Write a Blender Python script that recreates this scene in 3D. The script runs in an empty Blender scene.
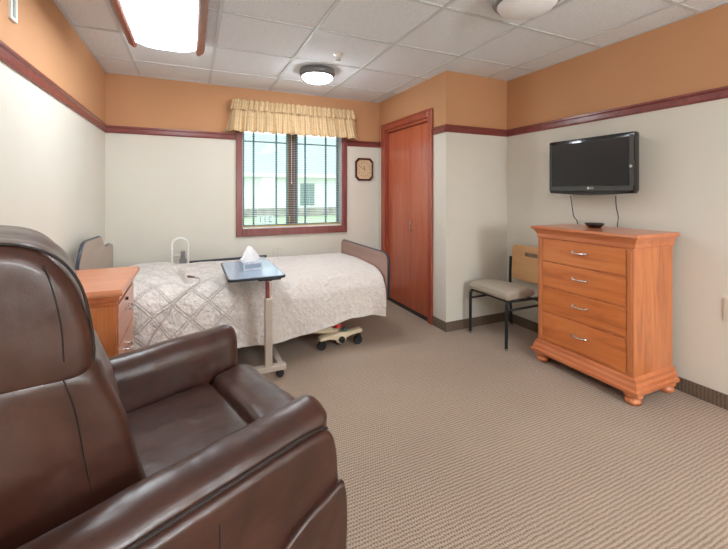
import bpy, bmesh, math, random
from mathutils import Vector, Matrix, noise
random.seed(7)
PI = math.pi
SC = bpy.context.scene
COL = SC.collection

# ---------------------------------------------------------------- colours / nodes
def lin(r, g, b):
    def f(c):
        c /= 255.0
        return c/12.92 if c <= .04045 else ((c+.055)/1.055)**2.4
    return (f(r), f(g), f(b), 1)

class NT:
    def __init__(s, name):
        s.m = bpy.data.materials.new(name); s.m.use_nodes = True
        s.t = s.m.node_tree; s.n = s.t.nodes; s.n.clear()
        s.out = s.n.new('ShaderNodeOutputMaterial')
        s.b = s.n.new('ShaderNodeBsdfPrincipled')
        s.t.links.new(s.b.outputs[0], s.out.inputs[0])
    def link(s, a, b): s.t.links.new(a, b)
    def val(s, sock, v):
        if hasattr(v, 'is_linked') or isinstance(v, bpy.types.NodeSocket): s.link(v, sock)
        else: sock.default_value = v
    def set(s, **k):
        names = dict(color='Base Color', rough='Roughness', metal='Metallic', spec='Specular IOR Level', coat='Coat Weight',
                     coatr='Coat Roughness', sheen='Sheen Weight', trans='Transmission Weight', emc='Emission Color', ems='Emission Strength', normal='Normal', ior='IOR')
        for a, v in k.items(): s.val(s.b.inputs[names[a]], v)
        return s
    def coord(s, kind='Object'):
        return s.n.new('ShaderNodeTexCoord').outputs[kind]
    def mapping(s, vec, scale=(1,1,1), rot=(0,0,0), loc=(0,0,0)):
        m = s.n.new('ShaderNodeMapping'); s.link(vec, m.inputs[0])
        m.inputs['Scale'].default_value = scale; m.inputs['Rotation'].default_value = rot; m.inputs['Location'].default_value = loc
        return m.outputs[0]
    def noise(s, vec, scale=5, detail=4, rough=.5, dist=0):
        m = s.n.new('ShaderNodeTexNoise'); s.link(vec, m.inputs['Vector'])
        m.inputs['Scale'].default_value = scale; m.inputs['Detail'].default_value = detail
        m.inputs['Roughness'].default_value = rough; m.inputs['Distortion'].default_value = dist
        return m.outputs['Fac']
    def vor(s, vec, scale=5, feat='F1', out='Distance'):
        m = s.n.new('ShaderNodeTexVoronoi'); m.feature = feat; s.link(vec, m.inputs['Vector']); m.inputs['Scale'].default_value = scale
        return m.outputs[out]
    def ramp(s, fac, stops):
        m = s.n.new('ShaderNodeValToRGB'); s.link(fac, m.inputs[0]); e = m.color_ramp.elements
        while len(e) > 1: e.remove(e[-1])
        e[0].position, e[0].color = stops[0]
        for p, c in stops[1:]:
            x = e.new(p); x.color = c
        return m.outputs[0]
    def mix(s, fac, a, b, mode='MIX'):
        m = s.n.new('ShaderNodeMix'); m.data_type = 'RGBA'; m.blend_type = mode
        s.val(m.inputs['Factor'], fac); s.val(m.inputs[6], a); s.val(m.inputs[7], b)
        return m.outputs[2]
    def math(s, op, a, b=0, c=0):
        m = s.n.new('ShaderNodeMath'); m.operation = op
        s.val(m.inputs[0], a); s.val(m.inputs[1], b)
        if op in ('MULTIPLY_ADD', 'SMOOTH_MIN', 'COMPARE'): s.val(m.inputs[2], c)
        return m.outputs[0]
    def sep(s, vec):
        m = s.n.new('ShaderNodeSeparateXYZ'); s.link(vec, m.inputs[0]); return m.outputs
    def bump(s, h, strength=.3, dist=.01, normal=None):
        m = s.n.new('ShaderNodeBump'); s.link(h, m.inputs['Height']); m.inputs['Strength'].default_value = strength
        m.inputs['Distance'].default_value = dist
        if normal is not None: s.link(normal, m.inputs['Normal'])
        return m.outputs[0]

def plain(name, c, rough=.5, metal=0, vary=.05, scale=30, bump=0, **k):
    t = NT(name); v = t.noise(t.coord(), scale, 3)
    dark = tuple(x*(1-vary) for x in c[:3])+(1,); light = tuple(min(1, x*(1+vary)) for x in c[:3])+(1,)
    t.set(color=t.ramp(v, [(.3, dark), (.7, light)]), rough=rough, metal=metal, **k)
    if bump: t.set(normal=t.bump(v, bump, .004))
    return t.m

def wood(name, c_dark, c_mid, c_light, axis='z', scale=1.0, rough=.32, coat=.35):
    t = NT(name); co = t.coord()
    sc = {'z': (9, 9, .9), 'y': (9, .9, 9), 'x': (.9, 9, 9)}[axis]
    v = t.mapping(co, tuple(a*scale for a in sc))
    n1 = t.noise(v, 1.6, 6, .6, 1.2)
    sf = {'z': (90, 90, 3), 'y': (90, 3, 90), 'x': (3, 90, 90)}[axis]
    n2 = t.noise(t.mapping(co, sf), 1.5, 3, .6)
    c = t.ramp(n1, [(.25, c_dark), (.48, c_mid), (.75, c_light)])
    c = t.mix(t.math('MULTIPLY', n2, .35), c, c_dark)
    t.set(color=c, rough=rough, coat=coat, coatr=.2, normal=t.bump(n2, .06, .002))
    return t.m

CREAM, ORANGE = lin(226, 221, 209), lin(212, 155, 106)
def wall_mat():
    t = NT('two_tone_wall_paint'); g = t.n.new('ShaderNodeNewGeometry').outputs['Position']
    z = t.sep(g)[2]; n = t.noise(g, 90, 3); n2 = t.noise(g, 1.3, 2)
    cr = t.ramp(n2, [(.3, lin(218, 213, 201)), (.7, lin(224, 219, 208))])
    ora = t.ramp(n2, [(.3, lin(198, 148, 108)), (.7, lin(204, 153, 113))])
    f = t.math('GREATER_THAN', z, 1.90)
    t.set(color=t.mix(f, cr, ora), rough=.75, spec=.25, normal=t.bump(n, .12, .002))
    return t.m
def ceiling_mat():
    t = NT('mineral_fibre_ceiling_tile'); co = t.coord()
    a = t.noise(co, 130, 3, .7); b = t.noise(co, 3, 2)
    c = t.ramp(a, [(.33, lin(196, 197, 199)), (.44, lin(230, 232, 235)), (.8, lin(236, 238, 241))])
    t.set(color=c, rough=.9, spec=.1, normal=t.bump(a, .35, .004))
    return t.m
def carpet_mat(name, rows=True, dark=lin(88, 66, 52), light=lin(190, 168, 148), vertical=False):
    t = NT(name); g = t.n.new('ShaderNodeNewGeometry').outputs['Position']; s = t.sep(g)
    wob = t.math('MULTIPLY', t.math('SUBTRACT', t.noise(g, 25, 2), .5), .012)
    if vertical:
        h = t.math('SINE', t.math('MULTIPLY', t.math('ADD', t.math('ADD', s[0], s[1]), wob), 2*PI/.02))
        d = t.math('SINE', t.math('MULTIPLY', s[2], 2*PI/.012))
    else:
        yy = t.math('ADD', s[1], wob)
        h = t.math('SINE', t.math('MULTIPLY', yy, 2*PI/.0165))
        row = t.math('FLOOR', t.math('DIVIDE', yy, .0165))
        d = t.math('SINE', t.math('ADD', t.math('MULTIPLY', s[0], 2*PI/.0125), t.math('MULTIPLY', row, 2.4)))
    n = t.noise(g, 160, 2, .7); big = t.noise(g, 1.1, 3)
    k = t.math('ADD', t.math('MULTIPLY', h, .17), t.math('MULTIPLY', d, .12))
    k = t.math('ADD', k, t.math('MULTIPLY', n, .95)); k = t.math('ADD', k, t.math('MULTIPLY', big, .25))
    c = t.ramp(k, [(.15, dark), (.5, tuple((a+b)/2 for a, b in zip(dark, light))), (1., light)])
    t.set(color=c, rough=.95, spec=.05, sheen=.15, normal=t.bump(k, .6, .006))
    return t.m
def leather_mat():
    t = NT('brown_leather'); co = t.coord()
    f = t.vor(co, 260); big = t.noise(co, 7, 4, .6, .6); fine = t.noise(co, 60, 3)
    c = t.ramp(big, [(.3, lin(50, 26, 19)), (.7, lin(72, 41, 31))])
    r = t.math('ADD', t.math('MULTIPLY', fine, .12), .25)
    nb = t.bump(f, .08, .001); nb = t.bump(t.noise(co, 9, 2, .5, .4), .22, .02, nb)
    t.set(color=c, rough=r, spec=.62, coat=0, coatr=.35, normal=nb)
    return t.m
def quilt_mat():
    t = NT('quilted_cotton'); uv = t.coord('UV'); s = t.sep(uv)
    def lines(a, sp, off):
        f = t.math('FRACT', t.math('ADD', t.math('DIVIDE', a, sp), off))
        return t.math('SUBTRACT', 1, t.math('MINIMUM', 1, t.math('MULTIPLY', t.math('ABSOLUTE', t.math('SUBTRACT', f, .5)), sp/.006)))
    p = t.math('ADD', s[0], s[1]); q = t.math('SUBTRACT', s[0], s[1]); sp = .235
    L = None
    for a in (p, q):
        for off in (.0, .11):
            l = lines(a, sp, off); L = l if L is None else t.math('MAXIMUM', L, l)
    fade = t.math('SUBTRACT', 1, t.math('MULTIPLY', .78, t.math('MINIMUM', 1, t.math('MAXIMUM', 0, t.math('MULTIPLY', t.math('SUBTRACT', s[0], .15), 3.3)))))
    L = t.math('MULTIPLY', L, fade)
    co = t.coord(); small = t.vor(t.mapping(co, (1, 1, 1)), 38, 'SMOOTH_F1'); w = t.noise(co, 26, 5, .6, .5)
    h = t.math('ADD', t.math('MULTIPLY', L, -.7), t.math('MULTIPLY', small, .6)); h = t.math('ADD', h, t.math('MULTIPLY', w, 1.8))
    c = t.ramp(w, [(.3, lin(226, 215, 208)), (.7, lin(238, 230, 224))])
    c = t.mix(t.math('MULTIPLY', L, .07), c, lin(190, 165, 148))
    t.set(color=c, rough=.85, sheen=.2, spec=.15, normal=t.bump(h, .9, .018))
    return t.m
def plaid_mat():
    t = NT('woven_plaid_valance_cotton'); uv = t.coord('UV'); s = t.sep(uv)
    def band(a, sp, w, o=0):
        f = t.math('FRACT', t.math('ADD', t.math('DIVIDE', a, sp), o)); return t.math('LESS_THAN', f, w)
    n = t.noise(t.coord(), 120, 3, .7)
    c = t.ramp(n, [(.25, lin(204, 170, 124)), (.7, lin(236, 212, 170))])
    c = t.mix(t.math('MULTIPLY', band(s[0], .075, .22), .45), c, lin(168, 128, 92))
    c = t.mix(t.math('MULTIPLY', band(s[0], .075, .07, .45), .5), c, lin(120, 100, 110))
    c = t.mix(t.math('MULTIPLY', band(s[1], .07, .10), .2), c, lin(176, 130, 88))
    t.set(color=c, rough=.9, sheen=.2, spec=.1, normal=t.bump(n, .4, .004))
    return t.m
def emit(name, c, st, base=(.9, .9, .9, 1)):
    t = NT(name); n = t.noise(t.coord(), 3, 2)
    t.set(color=base, emc=t.ramp(n, [(0, c), (1, c)]), ems=st, rough=.3); return t.m
def glass_mat():
    t = NT('clear_window_glass'); t.n.remove(t.b)
    tr = t.n.new('ShaderNodeBsdfTransparent'); gl = t.n.new('ShaderNodeBsdfGlossy'); gl.inputs['Roughness'].default_value = .02
    tr.inputs[0].default_value = (.93, .98, .97, 1)
    fr = t.n.new('ShaderNodeFresnel'); fr.inputs[0].default_value = 1.45
    mx = t.n.new('ShaderNodeMixShader'); t.link(t.math('MULTIPLY', fr.outputs[0], .3), mx.inputs[0]); t.link(tr.outputs[0], mx.inputs[1]); t.link(gl.outputs[0], mx.inputs[2])
    t.link(mx.outputs[0], t.out.inputs[0]); return t.m

def film_mat():
    t = NT('translucent_sticker_film'); t.n.remove(t.b)
    tr = t.n.new('ShaderNodeBsdfTransparent'); tl = t.n.new('ShaderNodeBsdfTranslucent'); tl.inputs[0].default_value = (.9, .95, .95, 1)
    mx = t.n.new('ShaderNodeMixShader'); mx.inputs[0].default_value = .45
    t.link(tr.outputs[0], mx.inputs[1]); t.link(tl.outputs[0], mx.inputs[2]); t.link(mx.outputs[0], t.out.inputs[0]); return t.m

M = dict(
    wall=wall_mat(), ceil=ceiling_mat(), carpet=carpet_mat('ribbed_loop_carpet', dark=lin(74, 56, 45), light=lin(200, 176, 155)), base=carpet_mat('carpet_baseboard', dark=lin(70, 58, 48), light=lin(132, 114, 98), vertical=True),
    grid=plain('white_ceiling_grid', lin(206, 208, 210), .5, vary=.02),
    trim=wood('mahogany_trim', lin(104, 44, 42), lin(130, 62, 58), lin(150, 78, 70), 'x', 1, .3),
    trimz=wood('mahogany_trim_upright', lin(104, 44, 42), lin(130, 62, 58), lin(150, 78, 70), 'z', 1, .3),
    casing=wood('door_casing_wood', lin(138, 60, 44), lin(166, 78, 56), lin(180, 92, 66), 'z', 1, .3),
    door=wood('cherry_door_veneer', lin(164, 76, 50), lin(192, 98, 66), lin(206, 114, 78), 'z', .55, .3),
    cherry=wood('cherry_veneer_upright', lin(158, 86, 48), lin(206, 124, 74), lin(226, 148, 96), 'z', .8, .3),
    cherryh=wood('cherry_veneer_level', lin(166, 84, 40), lin(216, 124, 64), lin(234, 148, 84), 'y', .8, .3),
    cherryt=wood('cherry_veneer_top', lin(196, 118, 82), lin(212, 136, 98), lin(224, 152, 114), 'x', .7, .3),
    cherryd=wood('cherry_moulding', lin(176, 96, 58), lin(208, 122, 76), lin(226, 146, 98), 'y', .8, .28),
    maple=wood('maple_veneer', lin(196, 146, 96), lin(212, 164, 114), lin(222, 178, 130), 'y', .8, .35),
    mauve=wood('walnut_laminate', lin(142, 104, 92), lin(158, 120, 106), lin(172, 134, 120), 'y', .6, .35),
    mauveh=wood('taupe_laminate', lin(150, 128, 112), lin(162, 140, 124), lin(172, 150, 134), 'y', .6, .4),
    leather=leather_mat(), piping=plain('dark_leather_piping', lin(34, 22, 19), .6, scale=80),
    shell=plain('dark_leather_back', lin(46, 30, 26), .45, scale=40, bump=.2),
    quilt=quilt_mat(), plaid=plaid_mat(), glass=glass_mat(),
    black=plain('black_powder_coat', lin(26, 28, 32), .4), rubber=plain('black_rubber', lin(24, 26, 30), .6),
    tvb=plain('glossy_black_plastic', lin(12, 13, 15), .12, coat=.5), screen=plain('matt_dark_screen', lin(30, 30, 31), .28, vary=.03),
    tvg=plain('dark_grey_plastic', lin(72, 73, 74), .3), silver=plain('brushed_nickel', lin(200, 198, 194), .25, 1, scale=80),
    chrome=plain('chrome', lin(225, 225, 228), .12, 1), taupe=plain('taupe_steel', lin(192, 180, 168), .35, .3),
    cream=plain('cream_painted_steel', lin(222, 206, 176), .4), white=plain('white_plastic', lin(232, 230, 224), .35, vary=.02),
    plate=plain('ivory_plate', lin(214, 208, 194), .4, vary=.02), dark=plain('dark_slot', lin(40, 38, 36), .6),
    seat=plain('beige_woven_upholstery', lin(172, 160, 144), .85, vary=.12, scale=260, bump=.4),
    mattress=plain('navy_mattress_vinyl', lin(48, 54, 70), .5), bluegrey=plain('blue_grey_edge', lin(40, 52, 66), .3),
    tabletop=plain('pale_blue_grey_laminate', lin(150, 168, 188), .22, vary=.06, scale=60, coat=.3), tedge=plain('dark_vinyl_edge', lin(30, 38, 52), .35),
    sash=plain('teal_grey_sash', lin(74, 122, 134), .4), brown=plain('bronze_mullion', lin(92, 66, 54), .45), jamb=plain('window_jamb_paint', lin(176, 172, 180), .5),
    gold=plain('yellow_weatherstrip', lin(186, 160, 96), .5), slat=plain('white_blind_slat', lin(236, 238, 238), .4, vary=.02),
    lens=emit('lit_acrylic_lens', (.86, .945, 1, 1), 9.5), dome=emit('lit_frosted_glass', (.90, .955, 1, 1), 46.0), shade=emit('added_lamp_shade', (.86, .945, 1, 1), 46.0), domeoff=plain('unlit_frosted_glass', lin(240, 241, 243), .25, vary=.02),
    domerim=plain('pewter_rim', lin(128, 128, 130), .35, .4), clockface=plain('tan_clock_face', lin(214, 184, 148), .5, vary=.06, scale=90),
    clockframe=plain('dark_cherry_frame', lin(76, 26, 22), .25, coat=.4), tissue=plain('white_tissue', lin(246, 246, 248), .9, vary=.01),
    card=plain('pale_printed_card', lin(206, 210, 220), .5, vary=.2, scale=45), cable=plain('grey_cable', lin(190, 180, 172), .5),
    red=plain('red_plastic', lin(186, 30, 36), .4), green=plain('green_plastic', lin(20, 96, 84), .4), redreflect=plain('dark_red_reflection', lin(128, 52, 56), .3),
    siding=plain('white_siding', lin(228, 228, 226), .7, vary=.03, scale=2), roof=plain('grey_shingles', lin(176, 184, 186), .9, vary=.15, scale=9),
    stone=plain('fieldstone_band', lin(160, 156, 148), .9, vary=.3, scale=3), shutter=plain('grey_green_shutter', lin(120, 142, 140), .6),
    grass=plain('lawn_grass', lin(172, 190, 158), .95, vary=.2, scale=8), sticker=film_mat(),
    ink=plain('sticker_ink', lin(60, 88, 100), .5),
)

# ---------------------------------------------------------------- mesh helpers
def bm_new(): return bmesh.new()
def box(bm, x0, x1, y0, y1, z0, z1, bev=0, mi=0):
    r = bmesh.ops.create_cube(bm, size=1); vs = r['verts']
    for v in vs:
        v.co = Vector((x0+(v.co.x+.5)*(x1-x0), y0+(v.co.y+.5)*(y1-y0), z0+(v.co.z+.5)*(z1-z0)))
    fs = list({f for v in vs for f in v.link_faces})
    if mi:
        for f in fs: f.material_index = mi
    if bev:
        es = list({e for v in vs for e in v.link_edges})
        bmesh.ops.bevel(bm, geom=es, offset=bev, segments=2, profile=.6, affect='EDGES')
    return bm
def loft(bm, loops, closed=True, cap=True, wrap=False):
    rows = [[bm.verts.new(p) for p in L] for L in loops]
    n = len(rows[0]); k = len(rows)
    for i in range(k if wrap else k-1):
        a, b = rows[i], rows[(i+1) % k]
        for j in range(n if closed else n-1):
            bm.faces.new((a[j], a[(j+1) % n], b[(j+1) % n], b[j]))
    if cap and closed and not wrap:
        bm.faces.new(list(reversed(rows[0]))); bm.faces.new(rows[-1])
    bmesh.ops.recalc_face_normals(bm, faces=bm.faces[:])
    return rows
def tube(bm, pts, r, seg=10, flat=1.0, closed=False):
    pts = [Vector(p) for p in pts]; n = len(pts); loops = []; up = None
    for i, p in enumerate(pts):
        if closed: d = (pts[(i+1) % n]-pts[i-1]).normalized()
        else: d = (pts[min(i+1, n-1)]-pts[max(i-1, 0)]).normalized()
        if up is None:
            up = Vector((0, 0, 1)) if abs(d.z) < .9 else Vector((0, 1, 0))
        a = d.cross(up).normalized(); b = a.cross(d).normalized(); up = b
        rr = r[i] if isinstance(r, (list, tuple)) else r
        loops.append([p+a*rr*math.cos(2*PI*k/seg)+b*rr*flat*math.sin(2*PI*k/seg) for k in range(seg)])
    loft(bm, loops, wrap=closed); return bm
def smooth(pts, n=8):
    P = [Vector(p) for p in pts]; out = []
    for i in range(len(P)-1):
        a, b, c, d = P[max(i-1, 0)], P[i], P[i+1], P[min(i+2, len(P)-1)]
        for k in range(n):
            t = k/n
            out.append(.5*((2*b)+(-a+c)*t+(2*a-5*b+4*c-d)*t*t+(-a+3*b-3*c+d)*t**3))
    out.append(P[-1]); return out
def lathe(bm, prof, seg=28, c=(0, 0, 0), axis='z', cap=True):
    loops = []
    for r, h in prof:
        L = []
        for k in range(seg):
            a = 2*PI*k/seg; u, v = r*math.cos(a), r*math.sin(a)
            p = {'z': (u, v, h), 'y': (u, h, v), 'x': (h, u, v)}[axis]
            L.append((p[0]+c[0], p[1]+c[1], p[2]+c[2]))
        loops.append(L)
    loft(bm, loops, cap=cap); return bm
def prism(bm, poly, axis, d0, d1, bev=0):
    def q(p, d): return {'x': (d, p[0], p[1]), 'y': (p[0], d, p[1]), 'z': (p[0], p[1], d)}[axis]
    v0 = len(bm.verts)
    rows = loft(bm, [[q(p, d0) for p in poly], [q(p, d1) for p in poly]])
    if bev:
        es = [e for r in rows for v in r for e in v.link_edges]
        bmesh.ops.bevel(bm, geom=list(set(es)), offset=bev, segments=2, profile=.6, affect='EDGES')
    return bm
def cushion(bm, poly, y0, y1, r, n=6, crown=None, res=6, mid=10, axis='y', wrinkle=0, ws=6, capb=0):
    """closed profile in (x,z) swept along y with softly rounded ends"""
    P = [Vector((p[0], p[1])) for p in poly]; N = len(P); prof = []
    for i in range(N):
        a, b, c, d = P[i-1], P[i], P[(i+1) % N], P[(i+2) % N]
        for k in range(res):
            t = k/res; prof.append(.5*((2*b)+(-a+c)*t+(2*a-5*b+4*c-d)*t*t+(-a+3*b-3*c+d)*t**3))
    cen = sum(prof, Vector((0, 0)))/len(prof); m = len(prof)
    area = sum(prof[i].x*prof[(i+1) % m].y-prof[(i+1) % m].x*prof[i].y for i in range(m))
    sg = 1 if area > 0 else -1; avr = sum((p-cen).length for p in prof)/m
    nor = []
    for i in range(m):
        t = prof[(i+1) % m]-prof[i-1]; nor.append(Vector((t.y, -t.x)).normalized()*sg)
    ys = [(y0+r*(1-math.cos(PI/2*k/n)), r*(1-math.sin(PI/2*k/n))) for k in range(0, n+1)]
    ys += [(y0+r+(y1-y0-2*r)*k/mid, 0) for k in range(1, mid)]
    ys += [(y1-r*(1-math.cos(PI/2*k/n)), r*(1-math.sin(PI/2*k/n))) for k in range(n, -1, -1)]
    loops = []
    for y, ins in ys:
        L = []
        for p, nn in zip(prof, nor):
            q = (cen+(p-cen)*(1-ins/avr)) if capb >= 0 and wrinkle > .008 else p-nn*ins
            if crown: q = q+nn*crown(y, p)
            v = Vector((q.x, y, q.y))
            if wrinkle:
                w = noise.noise(v*ws)*wrinkle; v += Vector((nn.x*w, 0, nn.y*w))
            if axis == 'x': v = Vector((v.y, v.x, v.z))
            L.append(v)
        loops.append(L)
    rows = [[bm.verts.new(p) for p in L] for L in loops]
    for i in range(len(rows)-1):
        for j in range(m): bm.faces.new((rows[i][j], rows[i][(j+1) % m], rows[i+1][(j+1) % m], rows[i+1][j]))
    for row, sgn in ((rows[0], -1), (rows[-1], 1)):
        cp = sum((v.co for v in row), Vector())/m; prev = row
        for k in range(1, 7):
            f_ = 1-k/6.5; out = capb*(1-f_*f_)
            L = []
            for v in row:
                q = cp.lerp(v.co, f_); o_ = out+(noise.noise(q*ws+Vector((9, 3, 1)))*wrinkle*1.1 if wrinkle else 0)*(1-f_)*2
                q += Vector((sgn*o_, 0, 0)) if axis == 'x' else Vector((0, sgn*o_, 0)); L.append(bm.verts.new(q))
            for j in range(m): bm.faces.new((prev[j], prev[(j+1) % m], L[(j+1) % m], L[j]))
            prev = L
        c = bm.verts.new(sum((v.co for v in prev), Vector())/m)
        for j in range(m): bm.faces.new((prev[j], prev[(j+1) % m], c))
    bmesh.ops.recalc_face_normals(bm, faces=bm.faces[:]); return bm

def root_of(o):
    while o.parent: o = o.parent
    return o
def obj(name, bm, mat, parent=None, sm=False, bev=0, local=False):
    """link the bmesh (world coordinates, or the thing's own when local) as one mesh object"""
    me = bpy.data.meshes.new(name); 
    if parent is not None and not local:
        l = root_of(parent).location
        for v in bm.verts: v.co -= l
    bm.to_mesh(me); bm.free()
    for m in (mat if isinstance(mat, (list, tuple)) else [mat]): me.materials.append(m)
    o = bpy.data.objects.new(name, me); COL.objects.link(o)
    if parent is not None: o.parent = parent
    if sm:
        for p in me.polygons: p.use_smooth = True
        if sm == 'auto':
            try: me.set_sharp_from_angle(angle=math.radians(40))
            except Exception: pass
    if bev:
        b = o.modifiers.new('bevel', 'BEVEL'); b.width = bev; b.segments = 2; b.limit_method = 'ANGLE'; b.angle_limit = math.radians(40)
    return o
def thing(name, label, cat, loc=(0, 0, 0), rotz=0, group=None, kind=None):
    o = bpy.data.objects.new(name, None); COL.objects.link(o); o.empty_display_size = .1
    o.location = loc; o.rotation_euler = (0, 0, rotz)
    if label: o['label'] = label
    if cat: o['category'] = cat
    if group: o['group'] = group
    if kind: o['kind'] = kind
    return o
def tag(o, label, cat, group=None):
    o['label'] = label; o['category'] = cat
    if group: o['group'] = group
    return o
def rebase(o, loc):
    """give a single mesh thing its origin at its base"""
    l = Vector(loc)
    for v in o.data.vertices: v.co -= l
    o.location = l; return o
def struct(name, bm, mat, parent=None, label=None, **k):
    o = obj(name, bm, mat, parent, **k)
    if parent is None: o['kind'] = 'structure'; o['label'] = label or name; 
    return o
def copy_tree(o, parent=None):
    c = o.copy(); COL.objects.link(c); c.parent = parent
    for ch in list(o.children): copy_tree(ch, c)
    return c
def text_mesh(name, s, size, mat, parent, mtx, mirror=False, ext=.0004):
    cu = bpy.data.curves.new(name, 'FONT'); cu.body = s; cu.size = size; cu.align_x = 'CENTER'; cu.align_y = 'CENTER'; cu.extrude = ext
    t = bpy.data.objects.new('tmp', cu); COL.objects.link(t)
    bpy.context.view_layer.update()
    me = bpy.data.meshes.new_from_object(t.evaluated_get(bpy.context.evaluated_depsgraph_get()))
    bpy.data.objects.remove(t)
    bm = bmesh.new(); bm.from_mesh(me)
    if mirror:
        for v in bm.verts: v.co.x = -v.co.x
        bmesh.ops.reverse_faces(bm, faces=bm.faces[:])
    bmesh.ops.transform(bm, matrix=mtx, verts=bm.verts[:])
    return obj(name, bm, mat, parent)

# ---------------------------------------------------------------- room dimensions
XL, YB, XC, YC, XR, YF, H = -.7475, 4.246, 2.158, 2.8734, 2.9174, -2.6, 2.44
TZ0, TZ1, BZ = 1.8675, 1.936, .089
WX0, WX1, WZ0, WZ1 = .49, 1.645, .905, 2.09

bm = bm_new(); box(bm, XL-.15, XR+.15, YF-.15, YB+.15, -.1, 0); struct('floor', bm, M['carpet'], label='brown ribbed loop carpet floor')
bm = bm_new(); box(bm, XL-.15, XR+.15, YF-.15, YB+.15, H, H+.1)
gx = [-.46+.6225*k for k in range(0, 6)]; gy = [3.767-.6235*k for k in range(0, 11)]
for x in gx: box(bm, x-.012, x+.012, YF, YB, H-.006, H+.001, mi=1)
for y in gy: box(bm, XL, XR, y-.012, y+.012, H-.0055, H+.001, mi=1)
box(bm, XL, XL+.02, YF, YB, H-.006, H+.001, mi=1); box(bm, XL, XC, YB-.02, YB, H-.006, H+.001, mi=1); box(bm, XR-.02, XR, YF, YC, H-.006, H+.001, mi=1)
struct('ceiling', bm, [M['ceil'], M['grid']], label='suspended ceiling of square speckled tiles')
bm = bm_new(); box(bm, XL-.15, XL, YF-.15, YB+.15, 0, H); struct('wall_left', bm, M['wall'])
bm = bm_new(); box(bm, XR, XR+.15, YF-.15, YC+.15, 0, H); struct('wall_right', bm, M['wall'])
bm = bm_new(); box(bm, XL, XR, YF-.15, YF, 0, H); struct('wall_front', bm, M['wall'])
bm = bm_new()
box(bm, XL, WX0, YB, YB+.15, 0, H); box(bm, WX1, XR+.15, YB, YB+.15, 0, H); box(bm, WX0, WX1, YB, YB+.15, 0, WZ0); box(bm, WX0, WX1, YB, YB+.15, WZ1, H)
struct('wall_back', bm, M['wall'])
DY0, DY1, DZ = 3.152, 4.08, 2.058
bm = bm_new()
box(bm, XC, XC+.1, YC, DY0, 0, H); box(bm, XC, XC+.1, DY1, YB, 0, H); box(bm, XC, XC+.1, DY0, DY1, DZ, H)
struct('wall_closet', bm, M['wall'])
bm = bm_new(); box(bm, XC+.1, XR, YC, YC+.1, 0, H); struct('wall_closet_side', bm, M['wall'])

# door
d = thing('door_1', 'cherry veneer bifold closet door in wood casing', None, (XC, (DY0+DY1)/2, 0), kind='structure')
bm = bm_new(); c = .069
box(bm, XC-.02, XC+.012, DY0-c, DY0, 0, DZ+c); box(bm, XC-.02, XC+.012, DY1, DY1+c, 0, DZ+c); box(bm, XC-.02, XC+.012, DY0, DY1, DZ, DZ+c)
obj('casing', bm, M['casing'], d, bev=.006)
bm = bm_new(); box(bm, XC-.026, XC-.012, DY0-c-.006, DY0-c+.014, 0, DZ+c+.006); box(bm, XC-.026, XC-.012, DY1+c-.014, DY1+c+.006, 0, DZ+c+.006); box(bm, XC-.026, XC-.012, DY0-c, DY1+c, DZ+c-.012, DZ+c+.008)
obj('casing_bead', bm, M['casing'], d, bev=.003)
bm = bm_new(); box(bm, XC+.0, XC+.09, DY0, DY0+.014, 0, DZ); box(bm, XC, XC+.09, DY1-.014, DY1, 0, DZ); box(bm, XC, XC+.09, DY0, DY1, DZ-.03, DZ)
obj('jamb', bm, M['casing'], d)
ym = 3.57
for a, b in ((DY0+.016, ym-.002), (ym+.002, DY1-.016)):
    bm = bm_new(); box(bm, XC+.035, XC+.07, a, b, .018, DZ-.034); p = obj('door_panel', bm, M['door'], d, bev=.003)
    if a < 3.2:
        bm = bm_new(); tube(bm, smooth([(XC+.035, 3.52, .88), (XC+.01, 3.52, .89), (XC+.005, 3.52, .935), (XC+.01, 3.52, .98), (XC+.035, 3.52, .99)], 5), .006, 8)
        obj('door_handle', bm, M['silver'], p, sm=True)
bm = bm_new(); box(bm, XC-.0, XC+.09, DY0, DY1, 0, .012); obj('threshold', bm, M['dark'], d)

# chair rail trim, stepped profile
def rail_profile(s=.018): return [(0, TZ0), (s*.55, TZ0), (s*.75, TZ0+.012), (s*.75, TZ1-.022), (s*1.25, TZ1-.014), (s*1.25, TZ1), (0, TZ1)]
def rail(name, wall, a, b):
    bm = bm_new(); pr = rail_profile()
    if wall == 'L': prism(bm, [(XL+p, q) for p, q in pr], 'y', a, b)
    if wall == 'R': prism(bm, [(XR-p, q) for p, q in pr], 'y', a, b)
    if wall == 'C': prism(bm, [(XC-p, q) for p, q in pr], 'y', a, b)
    if wall == 'B': prism(bm, [(YB-p, q) for p, q in pr], 'x', a, b)
    if wall == 'S': prism(bm, [(YC-p, q) for p, q in pr], 'x', a, b)
    struct(name, bm, M['trim'], label='dark red wooden chair rail')
rail('trim_1', 'L', YF, YB); rail('trim_2', 'B', XL, .43); rail('trim_3', 'B', 1.706, XC); rail('trim_4', 'C', DY1+c, YB-.0)
rail('trim_5', 'C', YC-.022, DY0-c-.006); rail('trim_6', 'S', XC-.022, XR); rail('trim_7', 'R', YF, YC)
def baseb(name, x0, x1, y0, y1):
    bm = bm_new(); box(bm, x0, x1, y0, y1, 0, BZ, bev=.002); struct(name, bm, M['base'], label='carpet strip baseboard')
baseb('baseboard_left', XL, XL+.01, YF, YB); baseb('baseboard_back', XL, XC, YB-.01, YB); baseb('baseboard_closet', XC-.01, XC, YC-.01, DY0-c-.006)
baseb('baseboard_closet_side', XC, XR, YC-.01, YC); baseb('baseboard_right', XR-.01, XR, YF, YC-.01)

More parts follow.
